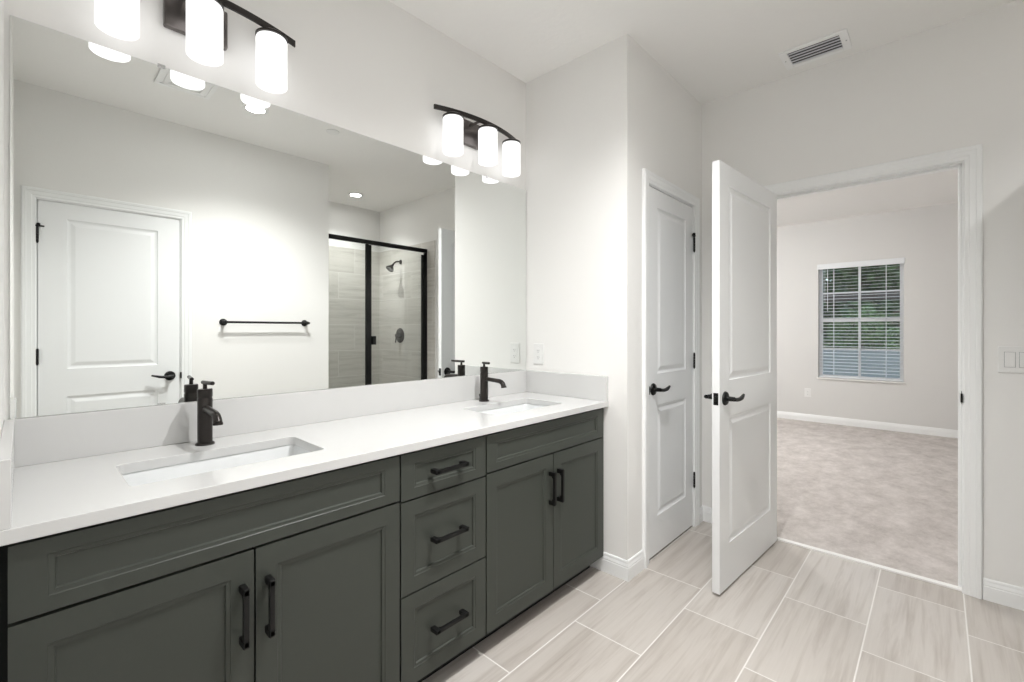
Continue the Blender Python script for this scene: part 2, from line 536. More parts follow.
# door in the towel wall
b = B(); casing(b, 0.056, 0.784, 2.058, lambda a, z, n: (a, YT + n, z))
fr = struct('trim_4', b, M['trim'], 'white moulded casing of the door opposite the vanity', 'door casing')
b = B(); b.box(TX0, 0.061, YT - T, YT, 0, TZT).box(0.779, TX1, YT - T, YT, 0, TZT).box(.061, .779, YT - T, YT, 2.053, TZT)
b.box(.061, .073, YT - .075, YT - .04, 0, 2.053).box(.767, .779, YT - .075, YT - .04, 0, 2.053).box(.073, .767, YT - .075, YT - .04, 2.041, 2.053)
make('door_jamb', b, M['trim'], fr)
b = B(); b.box(.7775, .786, YT - .004, YT + .0105, .908, .952, .0015)
setp(make('strike_plate', b, M['black'], fr), 'black strike plate')

# ------------------------------------------------------------------ baseboards
BPROF = [(0.0, 0.0), (0.0125, 0.0), (0.0125, 0.062), (0.0105, 0.066), (0.0115, 0.071), (0.0075, 0.084), (0.0070, 0.092), (0.0040, 0.098), (0.0, 0.098)]
def base(name, path, side, label, mat=None, z0=0.0):
    """path of 2D points on the wall face; side=+1 puts the board to the left of the direction of travel"""
    b = B(); bm = b.bm
    pts = [Vector(p) for p in path]
    n = len(pts)
    nor = []
    for i in range(n):
        ds = []
        if i > 0: ds.append((pts[i] - pts[i - 1]).normalized())
        if i < n - 1: ds.append((pts[i + 1] - pts[i]).normalized())
        ns = [Vector((-d.y, d.x)) * side for d in ds]
        if len(ns) == 1: nor.append(ns[0])
        else:
            m_ = (ns[0] + ns[1]).normalized()
            nor.append(m_ / max(.2, m_.dot(ns[0])))
    rows = [[bm.verts.new((p.x + q.x * o, p.y + q.y * o, z + z0)) for (o, z) in BPROF] for p, q in zip(pts, nor)]
    for r, s_ in zip(rows, rows[1:]):
        for i in range(len(BPROF)):
            j = (i + 1) % len(BPROF)
            bm.faces.new((r[i], r[j], s_[j], s_[i]))
    bm.faces.new(rows[0]); bm.faces.new(rows[-1])
    bmesh.ops.recalc_face_normals(bm, faces=bm.faces)
    return struct(name, b, M['trim'], label, 'baseboard')

base('baseboard_end', [(XE, 1.355), (XE, YC), (2.2300, YC)], -1, 'short white baseboard wrapping the wall corner beside the vanity')
base('baseboard_closet', [(2.9860, YC), (XB, YC), (XB, 0.805)], -1, 'white baseboard in the corner behind the open door')
base('baseboard_doorway', [(XB, -0.1545), (XB, -0.385)], -1, 'white baseboard to the right of the doorway')
base('baseboard_towel', [(0.8480, YT), (XT - .002, YT)], 1, 'white baseboard below the towel bar')
base('baseboard_left', [(XW, YT + .02), (XW, 1.24)], -1, 'white baseboard along the left wall')
base('baseboard_bedroom_far', [(XF, BY0), (XF, BY1)], 1, 'white baseboard along the far wall of the carpeted room')
base('baseboard_bedroom_left', [(XB2 + .01, BY1), (XF - .013, BY1)], -1, 'white baseboard along the left wall of the carpeted room')
base('baseboard_bedroom_right', [(XB2 + .01, BY0), (XF - .013, BY0)], 1, 'white baseboard along the right wall of the carpeted room')

# ------------------------------------------------------------------ moulded panels
def panel_face(bm, u0, u1, v0, v1, panels, loops, tf):
    """flat face (u,v) with stacked moulded panels; loops=[(inset, depth)]; tf(u,v,d)->point"""
    def q(a, b_, c, d_, dep=0.0):
        bm.faces.new([bm.verts.new(tf(x, y, dep)) for x, y in ((a, c), (b_, c), (b_, d_), (a, d_))])
    pu0, pu1 = panels[0][0], panels[0][1]
    q(u0, pu0, v0, v1); q(pu1, u1, v0, v1)
    ps = sorted(panels, key=lambda p: p[2])
    z = v0
    for p in ps:
        q(pu0, pu1, z, p[2]); z = p[3]
    q(pu0, pu1, z, v1)
    for (a, b_, c, d_) in ps:
        prev = None
        for ins, dep in [(0.0, 0.0)] + loops:
            ring = [bm.verts.new(tf(x, y, dep)) for x, y in ((a + ins, c + ins), (b_ - ins, c + ins), (b_ - ins, d_ - ins), (a + ins, d_ - ins))]
            if prev:
                for i in range(4):
                    bm.faces.new((prev[i], prev[(i + 1) % 4], ring[(i + 1) % 4], ring[i]))
            prev = ring
        bm.faces.new(prev)

DLOOPS = [(0.002, 0.0045), (0.012, 0.0075), (0.019, 0.0075), (0.038, 0.0015), (0.042, 0.0010)]
def door_leaf(w, h, t, panels, z0):
    """leaf in local coordinates: x 0..w, y 0..t, z z0..z0+h, both faces moulded"""
    b = B(); bm = b.bm
    panel_face(bm, 0, w, z0, z0 + h, panels, DLOOPS, lambda u, v, d: (u, d, v))
    panel_face(bm, 0, w, z0, z0 + h, panels, DLOOPS, lambda u, v, d: (u, t - d, v))
    z1 = z0 + h
    b.quad((0, 0, z0), (0, t, z0), (0, t, z1), (0, 0, z1)); b.quad((w, 0, z0), (w, t, z0), (w, t, z1), (w, 0, z1))
    b.quad((0, 0, z0), (w, 0, z0), (w, t, z0), (0, t, z0)); b.quad((0, 0, z1), (w, 0, z1), (w, t, z1), (0, t, z1))
    bmesh.ops.remove_doubles(bm, verts=bm.verts, dist=1e-5)
    bmesh.ops.recalc_face_normals(bm, faces=bm.faces)
    return b

def lever(parent, x, y, z, ny, dx):
    """lever handle on face y, facing ny (+1/-1), pointing along dx"""
    b = B()
    b.cyl((x, y + ny * .006, z), (x, y + ny * .046, z), .0125, .0105, 20)
    pts, rad = [], []
    for i in range(15):
        f = i / 14
        pts.append((x - dx * .014 + dx * .126 * f, y + ny * (.048 + .004 * math.sin(f * PI) - .008 * max(0, f - .6)), z + .001 - .004 * math.sin(min(f / .7, 1) * PI) + .030 * max(0, f - .66)))
        rad.append(.0112 - f * .0010 if f < .66 else .0105 - (f - .66) * .012)
    b.tube(pts, rad, 14, .85)
    h = make('lever_handle', b, M['black'], parent, local=True, smooth=True)
    setp(h, 'matte black lever handle')
    r = B().lathe([(0.0, 0), (.033, 0), (.033, .004), (.030, .009), (.016, .012), (0, .012)], (x, y, z), (0, ny, 0), 36)
    make('rosette', r, M['black'], h, local=True, smooth=True)

def hinge(parent, x, y, z, lx, stop=False):
    """butt hinge barrel at x,y with leaves towards both sides"""
    b = B()
    for k in range(5):
        b.cyl((x, y, z - .044 + k * .0178), (x, y, z - .044 + k * .0178 + .0170), .0063, None, 16, .0008)
    b.cyl((x, y, z - .050), (x, y, z + .050), .0040, None, 12)
    b.lathe([(0, 0), (.0055, 0), (.0060, .003), (.003, .007), (0, .008)], (x, y, z + .045), 'z', 14)
    if stop:
        b.cyl((x, y, z + .050), (x, y, z + .062), .0085, None, 16, .001)
        b.cyl((x, y, z + .056), (x + lx * .030, y + .0, z + .056), .0045, None, 12)
        b.lathe([(0, -.009), (.007, -.007), (.010, 0), (.007, .007), (0, .009)], (x + .004 * lx, y, z + .066), 'z', 14)
    o = make('hinge', b, M['black'], parent, local=True, smooth=True)
    setp(o, 'black door hinge')
    return o

def two_panels(w, top, s=.112):
    return [(s, w - s, .222, .838), (s, w - s, 1.012, top - .098)]

# open door: hinge pin at (3.045, .733), swung about 94 degrees into the room
d = thing('door_1', (3.0450, 0.7330, 0), 'open white two-panel door swung into the bathroom', 'door', rz=PI - math.radians(3.8))
d['kind'] = 'structure'
# local x runs from the hinge to the latch edge; local +y points to the towel wall side (visible face)
lf = make('door_leaf', door_leaf(.810, 2.041, .035, two_panels(.810, 2.050), .012).xf(Matrix.Translation((.004, .004, 0))), M['door'], d, local=True)
lever(d, .754, .039, .928, 1, -1)
lever(d, .754, .004, .928, -1, -1)
b = B().box(.8135, .8152, .0100, .0330, .900, .957, .0007).box(.8145, .8230, .0150, .0280, .918, .940, .002)
setp(make('latch', b, M['black'], d, local=True), 'black latch plate on the door edge')
for z in (.26, 1.10, 1.80): hinge(d, -.001, -.003, z, 1)

# closet door (closed, hinges on the right)
d = thing('door_2', (2.3005, YC + .003, 0), 'closed narrow white two-panel closet door', 'door')
d['kind'] = 'structure'
make('door_leaf', door_leaf(.615, 2.021, .035, two_panels(.615, 2.034), .014), M['door'], d, local=True)
lever(d, .058, 0, .930, -1, 1)
for i, z in enumerate((.30, 1.06, 1.80)): hinge(d, .617, -.009, z, -1, i == 2)

# door opposite the vanity (closed, hinges at small x), seen in the mirror
d = thing('door_3', (0.7765, YT - .003, 0), 'closed white two-panel door reflected in the mirror', 'door', rz=PI)
d['kind'] = 'structure'
make('door_leaf', door_leaf(.7125, 2.038, .035, two_panels(.7125, 2.050, .127), .013), M['door'], d, local=True)
lever(d, .058, 0, .930, -1, 1)
for i, z in enumerate((.30, 1.09, 1.835)): hinge(d, .7145, -.009, z, -1, i == 2)

# ------------------------------------------------------------------ vanity cabinets
CLOOPS = [(0.002, 0.002), (0.010, 0.0028), (0.0125, 0.008), (0.016, 0.0085)]
CY0, CY1 = 1.262, 1.281
def front(name, parent, x0, x1, z0, z1, st, ra, label=None):
    b = B(); bm = b.bm
    panel_face(bm, x0, x1, z0, z1, [(x0 + st, x1 - st, z0 + ra, z1 - ra)], CLOOPS, lambda u, v, d: (u, CY0 + d, v))
    b.quad((x0, CY0, z0), (x0, CY1, z0), (x0, CY1, z1), (x0, CY0, z1)); b.quad((x1, CY0, z0), (x1, CY1, z0), (x1, CY1, z1), (x1, CY0, z1))
    b.quad((x0, CY0, z0), (x1, CY0, z0), (x1, CY1, z0), (x0, CY1, z0)); b.quad((x0, CY0, z1), (x1, CY0, z1), (x1, CY1, z1), (x0, CY1, z1))
    b.quad((x0, CY1, z0), (x1, CY1, z0), (x1, CY1, z1), (x0, CY1, z1))
    bmesh.ops.remove_doubles(bm, verts=bm.verts, dist=1e-5)
    bmesh.ops.recalc_face_normals(bm, faces=bm.faces)
    return make(name, b, M['cabinet'], parent)

def pull(parent, x, z, vert):
    """flared bar pull, .162 long, on the front plane"""
    b = B()
    L = .0735
    def bx(s0, s1, n0, n1, t0, t1, bev=.0015):
        if vert: b.box(x + t0, x + t1, CY0 - n1, CY0 - n0, z + s0, z + s1, bev)
        else: b.box(x + s0, x + s1, CY0 - n1, CY0 - n0, z + t0, z + t1, bev)
    bx(-L + .004, L - .004, .024, .036, -.0065, .0065)
    for sg in (-1, 1):
        a, c = sorted((sg * (L - .020), sg * L))
        bx(a, c, .0, .036, -.0075, .0075, .003)
        a, c = sorted((sg * (L - .028), sg * (L - .014)))
        bx(a, c, .018, .0345, -.0065, .0065, .003)
    o = make('pull_handle', b, M['black'], parent)
    setp(o, 'matte black bar pull')
    return o

def carcass(t, x0, x1):
    b = B()
    p = .016
    b.box(x0, x0 + p, 1.283, 1.810, .090, .857).box(x1 - p, x1, 1.283, 1.810, .090, .857)
    b.box(x0 + p, x1 - p, 1.283, 1.810, .090, .106).box(x0 + p, x1 - p, 1.798, 1.810, .106, .857)
    b.box(x0 + p, x1 - p, 1.283, 1.300, .106, .125).box(x0 + p, x1 - p, 1.283, 1.300, .688, .716).box(x0 + p, x1 - p, 1.283, 1.300, .842, .857)
    make('cabinet_body', b, M['carcass'], t)
    make('toe_kick', B().box(x0, x1, 1.345, 1.360, 0, .090), M['carcass'], t)

XA, X1, X2, X3 = -0.0185, 0.828, 1.209, 2.046
c = thing('vanity_cabinet', (.405, 1.54, 0), 'grey-green sink base with two doors nearest the left wall', 'cabinet', 'vanity sink bases')
carcass(c, XW + .001, X1 + .0005)
front('false_drawer_front', c, XA, X1 - .003, .706, .849, .052, .030)
dr = front('cabinet_door', c, XA, .3985, .088, .699, .051, .056); pull(dr, .3985 - .027, .550, True)
dr = front('cabinet_door', c, .4035, X1 - .003, .088, .699, .051, .056); pull(dr, .4035 + .027, .550, True)

c = thing('drawer_cabinet', (1.018, 1.54, 0), 'grey-green three-drawer cabinet between the two sink bases', 'cabinet')
carcass(c, X1 + .001, X2 - .001)
for z0, z1, ra in ((.088, .385, .050), (.391, .693, .050), (.699, .849, .034)):
    dr = front('drawer', c, X1 + .003, X2 - .003, z0, z1, .050, ra)
    pull(dr, (X1 + X2) / 2, (z0 + z1) / 2, False)

c = thing('vanity_cabinet', (1.63, 1.54, 0), 'grey-green sink base with two doors beside the end wall', 'cabinet', 'vanity sink bases')
carcass(c, X2 - .0005, X3)
front('false_drawer_front', c, X2 + .003, X3 - .001, .706, .849, .052, .030)
dr = front('cabinet_door', c, X2 + .003, 1.6245, .088, .699, .051, .056); pull(dr, 1.6245 - .027, .554, True)
dr = front('cabinet_door', c, 1.6295, X3 - .001, .088, .699, .051, .056); pull(dr, 1.6295 + .027, .554, True)
make('filler_strip', B().box(X3, XE - .001, 1.276, 1.292, .088, .857), M['cabinet'], c)

# ------------------------------------------------------------------ countertop
SL = (.172, .637); SR = (1.395, 1.860); SY = (1.378, 1.628)
FY = 1.245
ct = thing('countertop', (1.018, 1.53, ZC - .028), 'long white quartz worktop with backsplash over the vanity', 'countertop')
b = B(); bm = b.bm
xs = [XW + .0005, SL[0], SL[1], SR[0], SR[1], XE - .0005]; ys = [FY, SY[0], SY[1], YM - .0005]
vt = {}
for i, x in enumerate(xs):
    for j, y in enumerate(ys):
        for k, z in enumerate((ZC - .028, ZC)):
            vt[i, j, k] = bm.verts.new((x, y, z))
hole = {(1, 1), (3, 1)}
solid = {(i, j) for i in range(5) for j in range(3)} - hole
for (i, j) in solid:
    for k in (0, 1):
        bm.faces.new((vt[i, j, k], vt[i + 1, j, k], vt[i + 1, j + 1, k], vt[i, j + 1, k]))
    for (di, dj, e0, e1) in ((-1, 0, (i, j), (i, j + 1)), (1, 0, (i + 1, j), (i + 1, j + 1)), (0, -1, (i, j), (i + 1, j)), (0, 1, (i, j + 1), (i + 1, j + 1))):
        if (i + di, j + dj) not in solid:
            bm.faces.new((vt[e0[0], e0[1], 0], vt[e1[0], e1[1], 0], vt[e1[0], e1[1], 1], vt[e0[0], e0[1], 1]))
bmesh.ops.recalc_face_normals(bm, faces=bm.faces)
# round the corners of the sink cut-outs
ce = []
for e in bm.edges:
    a, c_ = e.verts
    if abs(a.co.z - c_.co.z) > .01 and abs(a.co.x - c_.co.x) < 1e-6 and abs(a.co.y - c_.co.y) < 1e-6:
        if min(abs(a.co.x - q) for q in (SL + SR)) < 1e-5 and min(abs(a.co.y - q) for q in SY) < 1e-5:
            ce.append(e)
bmesh.ops.bevel(bm, geom=ce, offset=.018, segments=5, affect='EDGES', profile=.5)
make('worktop', b, M['quartz'], ct, bevel=.0018)
make('backsplash', B().box(XW + .0005, XE - .0005, YM - .020, YM - .0005, ZC, 1.0150, .0015), M['quartz'], ct)
make('side_splash', B().box(XW + .0005, XW + .020, FY + .002, YM - .0205, ZC, 1.0150, .0015), M['quartz'], ct)
make('side_splash', B().box(XE - .020, XE - .0005, FY + .002, YM - .0205, ZC, 1.0150, .0015), M['quartz'], ct)

# ------------------------------------------------------------------ sinks
def rrect(cx, cy, hx, hy, r, n=5):
    r = min(r, hx - .001, hy - .001)
    out = []
    for (sx, sy, a0) in ((1, 1, 0), (-1, 1, PI / 2), (-1, -1, PI), (1, -1, 1.5 * PI)):
        for i in range(n + 1):
            a = a0 + (PI / 2) * i / n
            out.append((cx + sx * (hx - r) + r * math.cos(a), cy + sy * (hy - r) + r * math.sin(a)))
    return out
def sink(sx, label):
    cx, cy = (sx[0] + sx[1]) / 2, (SY[0] + SY[1]) / 2
    t = thing('sink', (cx, cy, ZC - .029), label, 'sink', 'undermount sinks')
    hx, hy = (sx[1] - sx[0]) / 2 + .004, (SY[1] - SY[0]) / 2 + .004
    zt = ZC - .0285
    b = B(); bm = b.bm
    prof = [(.022, .0, .03), (.0, .0, .024), (-.004, -.010, .026), (-.012, -.085, .040), (-.022, -.118, .050), (-.045, -.134, .060), (-.09, -.139, .03), (-.1155, -.141, .01),
            (-.1155, -.150, .01), (-.035, -.146, .06), (-.008, -.118, .05), (.006, -.018, .03), (.022, -.012, .03)]
    rows = []
    for o, z, r in prof:
        rows.append([bm.verts.new((x, y, zt + z)) for x, y in rrect(cx, cy, hx + o, hy + o, max(r, .004))])
    rows.append(rows[0])
    n = len(rows[0])
    for r, q in zip(rows, rows[1:]):
        for i in range(n):
            j = (i + 1) % n
            bm.faces.new((r[i], r[j], q[j], q[i]))
    bmesh.ops.recalc_face_normals(bm, faces=bm.faces)
    make('basin', b, M['porcelain'], t, smooth=True)
    bb = B(); bm = bb.bm
    o = -.115
    bm.faces.new([bm.verts.new((x, y, zt - .1412)) for x, y in rrect(cx, cy, hx + o, hy + o, .01)])
    bb.box(cx - hx + .11, cx + hx - .11, cy - hy + .11, cy + hy - .11, zt - .149, zt - .1425)
    make('basin_floor', bb, M['porcelain'], t)
    d_ = B().lathe([(0, 0), (.024, 0), (.024, .003), (.019, .004), (.018, .0015), (0, .002)], (cx, cy, zt - .141), 'z', 28)
    setp(make('drain', d_, M['bronze'], t, smooth=True), 'dark bronze drain')
sink(SL, 'rectangular white undermount sink nearest the left wall')
sink(SR, 'rectangular white undermount sink nearest the end wall')

# ------------------------------------------------------------------ faucets
def faucet(label):
    t = thing('faucet', (0, 0, 0), label, 'faucet', 'single-hole bathroom faucets')
    b = B()
    b.lathe([(0, 0), (.0268, 0), (.0268, .004), (.0240, .007), (.0208, .009), (.0208, .146), (.0196, .148), (.0196, .151), (.0208, .153), (.0208, .175), (.0195, .178), (0, .178)], (0, 0, 0), 'z', 40)
    make('faucet_body', b, M['bronze'], t, smooth=True)
    s = B()
    pts = [(0, -.014, .116), (0, -.050, .1145), (0, -.090, .1125), (0, -.112, .1110), (0, -.126, .107), (0, -.135, .099), (0, -.140, .088)]
    s.tube(pts, [.0108, .0108, .0108, .0110, .0114, .0118, .0122], 20, 1.0, up=(1, 0, 0))
    s.lathe([(.0130, 0), (.0138, .001), (.0138, .007), (.0110, .008)], (0, -.1415, .081), (0, .10, 1), 20)
    make('spout', s, M['bronze'], t, smooth=True)
    h = B()
    h.cyl((0, 0, .177), (0, 0, .196), .0062, .0055, 16)
    h.cyl((0, .018, .1975), (0, -.062, .1995), .0062, None, 18, .0012)
    make('lever', h, M['bronze'], t, smooth=True)
    r = B()
    r.cyl((0, .032, .0), (0, .032, .026), .0025, None, 10)
    r.lathe([(0, 0), (.0045, .001), (.0055, .005), (.0045, .009), (0, .010)], (0, .032, .024), 'z', 14)
    make('lift_rod', r, M['bronze'], t, smooth=True)
    return t
f1 = faucet('dark bronze faucet behind the sink nearest the left wall')
f2 = copy_tree(f1)
f2['label'] = 'dark bronze faucet behind the sink nearest the end wall'
[c for c in f1.children if c.name.startswith('lever')][0].rotation_euler.z = math.radians(6)
[c for c in f2.children if c.name.startswith('lever')][0].rotation_euler.z = math.radians(-20)
f1.location = (.400, 1.721, ZC); f2.location = (1.632, 1.719, ZC)

# ------------------------------------------------------------------ mirror
mr = thing('wall_mirror_glass', (1.02, YM, 1.0165), 'large frameless mirror above the vanity backsplash', 'mirror')
mr.name = 'vanity_mirror'; LOC['vanity_mirror'] = Vector((1.02, YM, 1.0165))
make('mirror_pane', B().box(-.0226, 2.0655, YM - .0065, YM - .0015, 1.0160, 2.0937), M['mirror'], mr)
for x, z, s_ in ((.302, 2.0937, 1), (1.74, 2.0937, 1), (.302, 1.0160, -1), (1.74, 1.0160, -1)):
    b = B().box(x - .010, x + .010, YM - .0085, YM - .0067, z - (.005 if s_ > 0 else -.000), z + (.006 if s_ > 0 else .005), .0006)
    setp(make('mirror_clip', b, M['steel'], mr), 'small metal mirror clip')

# ------------------------------------------------------------------ vanity lights
def vanity_light(cx, label, first=None):
    t = thing('vanity_light', (cx, YM, 2.285), label, 'wall light', 'three-shade vanity lights')
    make('backplate', B().box(cx - .089, cx + .089, YM - .026, YM - .001, 2.222, 2.350, .006), M['plate'], t)
    bar = B()
    def yy(s): return 1.700 + .057 * (s / .30) ** 2
    a = []
    n = 24
    bm = bar.bm
    rows = []
    for i in range(n + 1):
        s_ = -.300 + .600 * i / n
        y = yy(s_)
        rows.append([bm.verts.new((cx + s_, y + dy, 2.322 + dz)) for dy, dz in ((-.004, -.011), (.004, -.011), (.004, .011), (-.004, .011))])
    for r, q in zip(rows, rows[1:]):
        for i in range(4):
            j = (i + 1) % 4
            bm.faces.new((r[i], r[j], q[j], q[i]))
    bm.faces.new(rows[0]); bm.faces.new(rows[-1])
    bmesh.ops.recalc_face_normals(bm, faces=bm.faces)
    make('crossbar', bar, M['bronze'], t)
    for s_ in (-.045, .045):
        arm = B().box(cx + s_ - .006, cx + s_ + .006, 1.706, YM - .025, 2.318, 2.326, .001)
        make('arm', arm, M['plate'], t)
    for s_ in (-.208, 0, .208):
        x, y = cx + s_, yy(s_)
        yc = y
        cap = B().lathe([(0, 2.311), (.012, 2.311), (.014, 2.300), (.046, 2.298), (.0510, 2.294), (.0510, 2.287), (.0470, 2.287), (0, 2.2875)], (x, yc, 0), 'z', 36)
        sh = B().lathe([(0, 2.2865), (.042, 2.2865), (.0475, 2.2845), (.0495, 2.279), (.0495, 2.119), (.0480, 2.117), (.0460, 2.119), (.0460, 2.278), (.042, 2.2825), (0, 2.2825)], (x, yc, 0), 'z', 40)
        o = make('glass_shade', sh, M['opal'], t, smooth=True)
        make('shade_holder', cap, M['bronze'], t, smooth=True)
        setp(o, 'lit opal glass shade')
vanity_light(.395, 'dark three-shade vanity light above the sink nearest the left wall')
vanity_light(1.640, 'dark three-shade vanity light above the sink nearest the end wall')

# ------------------------------------------------------------------ ceiling fittings
DOWN_W = 30.0
SHOWER_W = 52.0
def downlight(x, y, mat, label, watt, ang=118):
    t = thing('recessed_light', (x, y, CZ), label, 'ceiling light', 'recessed ceiling lights')
    make('trim_ring', B().lathe([(.055, -.001), (.080, -.001), (.079, -.006), (.060, -.009), (.055, -.006)], (x, y, CZ), 'z', 40, cap=False), M['plastic'], t, smooth=True)
    make('lens', B().lathe([(0, -.001), (.0560, -.001), (.0560, -.005), (0, -.006)], (x, y, CZ), 'z', 36), mat, t, smooth=True)
    ld = bpy.data.lights.new('downlight_beam', 'SPOT')
    ld.energy = watt; ld.color = LAMP_COL
    ld.spot_size = math.radians(ang); ld.spot_blend = 1.0; ld.shadow_soft_size = 0.03
    lo = bpy.data.objects.new('downlight_beam', ld)
    COL.objects.link(lo); lo.parent = t; lo.location = (0, 0, -.012)
downlight(1.067, .27, M['down'], 'lit recessed light in the ceiling between fan and sprinkler cap', DOWN_W)
downlight(1.220, .58, M['down'], 'added unseen fill light in front of the vanity, shaped as a recessed light', DOWN_W * 4.0, 140)  # extra fill, added where neither camera nor mirror sees it, to lift the room
downlight(2.493, -1.05, M['downs'], 'lit recessed light in the ceiling above the shower', SHOWER_W, 125)
o = make('sprinkler_cap', B().lathe([(0, -.008), (.042, -.008), (.047, -.005), (.047, -.001), (0, -.001)], (1.585, .305, CZ), 'z', 36), M['plastic'], at=(1.585, .305, CZ), smooth=True)
setp(o, 'small flat white cap on the ceiling between the recessed lights', 'sprinkler cover')
# exhaust fan
t = thing('exhaust_fan', (.674, .338, CZ), 'square white exhaust fan grille on the bathroom ceiling', 'fan')
b = B(); fx, fy = .674, .338
for i, (h0, h1, z) in enumerate(((.140, .116, .012), (.104, .080, .015), (.068, .046, .017), (.034, .0, .018))):
    if h1 == 0: b.box(fx - h0, fx + h0, fy - h0, fy + h0, CZ - z, CZ - z + .006, .001)
    else:
        b.box(fx - h0, fx + h0, fy - h0, fy - h1, CZ - z, CZ - z + .006, .001); b.box(fx - h0, fx + h0, fy + h1, fy + h0, CZ - z, CZ - z + .006, .001)
        b.box(fx - h0, fx - h1, fy - h1, fy + h1, CZ - z, CZ - z + .006, .001); b.box(fx + h1, fx + h0, fy - h1, fy + h1, CZ - z, CZ - z + .006, .001)
make('grille', b, M['grille'], t)
make('fan_housing', B().box(fx - .118, fx + .118, fy - .118, fy + .118, CZ - .0065, CZ - .0005), M['grille'], t)
# air register
vx0, vx1, vy0, vy1 = 2.769, 2.970, .327, .627
t = thing('ceiling_vent', ((vx0 + vx1) / 2, (vy0 + vy1) / 2, CZ), 'rectangular white louvred air vent on the bathroom ceiling', 'air vent')
b = B()
e = .036
b.box(vx0, vx1, vy0, vy0 + e, CZ - .009, CZ - .0005, .002).box(vx0, vx1, vy1 - e, vy1, CZ - .009, CZ - .0005, .002)
b.box(vx0, vx0 + .028, vy0 + e, vy1 - e, CZ - .009, CZ - .0005, .002).box(vx1 - .028, vx1, vy0 + e, vy1 - e, CZ - .009, CZ - .0005, .002)
make('vent_frame', b, M['grille'], t)
make('vent_recess', B().box(vx0 + .02, vx1 - .02, vy0 + .03, vy1 - .03, CZ - .0015, CZ - .0005), M['slot'], t)
for k in range(5):
    x = vx0 + .045 + k * .0285
    bl = B(); q = bl.bm
    bl.box(-.0106, .0106, vy0 + .033, vy1 - .033, -.0007, .0007)
    bl.xf(Matrix.Translation((x, 0, CZ - .0068)) @ Matrix.Rotation(math.radians(-12), 4, 'Y'))
    make('vent_blade', bl, M['slatgrey'], t)
for y in (vy0 + .014, vy1 - .014):
    make('screw', B().lathe([(0, -.0105), (.0035, -.0100), (.004, -.009), (0, -.009)], ((vx0 + vx1) / 2, y, CZ), 'z', 12), M['steel'], t)

# ------------------------------------------------------------------ outlets and switches
def outlet(name, o, u, n, gang, label, cat, rocker, frame_col=None):
    """plate centred at o; u = unit vector along the wall, n = out of the wall"""
    t = thing(name, o, label, cat)
    w = .070 + .046 * (gang - 1) + .004; h = .120
    rot = Matrix((u, n, (0, 0, 1))).transposed().to_4x4()
    make('wall_plate', B().box(-w / 2, w / 2, .0005, .0060, -h / 2, h / 2, .0022).xf(rot), M['plastic'], t, local=True)
    for g in range(gang):
        c_ = (g - (gang - 1) / 2) * .046
        if rocker:
            r = B().box(c_ - .0165, c_ + .0165, .0058, .0085, -.0335, .0335, .0010)
            r.xf(rot)
            k = make('rocker_switch', r, M['plastic'], t, local=True)
            g_ = B()
            for (a0, a1, z0, z1) in ((-.0178, -.0167, -.0347, .0347), (.0167, .0178, -.0347, .0347), (-.0178, .0178, -.0347, -.0337), (-.0178, .0178, .0337, .0347)):
                g_.box(c_ + a0, c_ + a1, .0058, .0064, z0, z1)
            make('switch_gap', g_.xf(rot), M['duct'], k, local=True)
        else:
            r = B().box(c_ - .0165, c_ + .0165, .0058, .0078, -.0335, .0335, .0010)
            r.xf(rot)
            k = make('receptacle', r, M['plastic'], t, local=True)
            for z in (-.019, .019):
                s_ = B()
                s_.box(c_ - .0072, c_ - .0050, .0074, .0081, z - .004, z + .0045).box(c_ + .0050, c_ + .0072, .0074, .0081, z - .0035, z + .0035)
                s_.lathe([(0, 0), (.0024, 0), (.0024, .0007), (0, .0007)], (c_, .0074, z - .0095), 'y', 10)
                make('slot', s_.xf(rot), M['duct'], k, local=True)
    for z in (-.048, .048):
        for g in range(gang):
            c_ = (g - (gang - 1) / 2) * .046
            make('screw', B().lathe([(0, .0072), (.0026, .0068), (.003, .0058)], (c_, 0, z), 'y', 12).xf(rot), M['plastic'], t, local=True)
    return t
V = Vector
outlet('power_outlet', (XE, 1.714, 1.116), (0, -1, 0), (-1, 0, 0), 1, 'white power outlet on the end wall above the side splash', 'outlet', False)
outlet('power_outlet', (XF, 1.313, .396), (0, -1, 0), (-1, 0, 0), 1, 'white power outlet low on the far wall of the carpeted room', 'outlet', False)
outlet('light_switch', (XB, -.286, 1.120), (0, -1, 0), (-1, 0, 0), 3, 'white triple rocker switch plate right of the doorway', 'switch', True)

# ------------------------------------------------------------------ towel bar
t = thing('towel_bar', (1.359, YT, 1.317), 'matte black towel bar on the wall opposite the vanity', 'towel bar')
for x in (1.050, 1.664):
    b = B().lathe([(0, 0), (.027, 0), (.027, .004), (.022, .009), (.011, .012), (.0095, .050), (.0125, .054), (.0145, .062), (.0125, .070), (0, .073)], (x, YT + .0003, 1.317), (0, 1, 0), 28)
    make('post', b, M['black'], t, smooth=True)
make('rail', B().cyl((1.047, YT + .062, 1.317), (1.667, YT + .062, 1.317), .0085, None, 20), M['black'], t, smooth=True)
make('finial', B().lathe([(0, 0), (.009, .001), (.011, .006), (.006, .012), (0, .018)], (1.672, YT + .062, 1.317), (1, 0, 0), 18), M['black'], t, smooth=True)
make('finial', B().lathe([(0, 0), (.009, .001), (.011, .006), (.006, .012), (0, .018)], (1.042, YT + .062, 1.317), (-1, 0, 0), 18), M['black'], t, smooth=True)

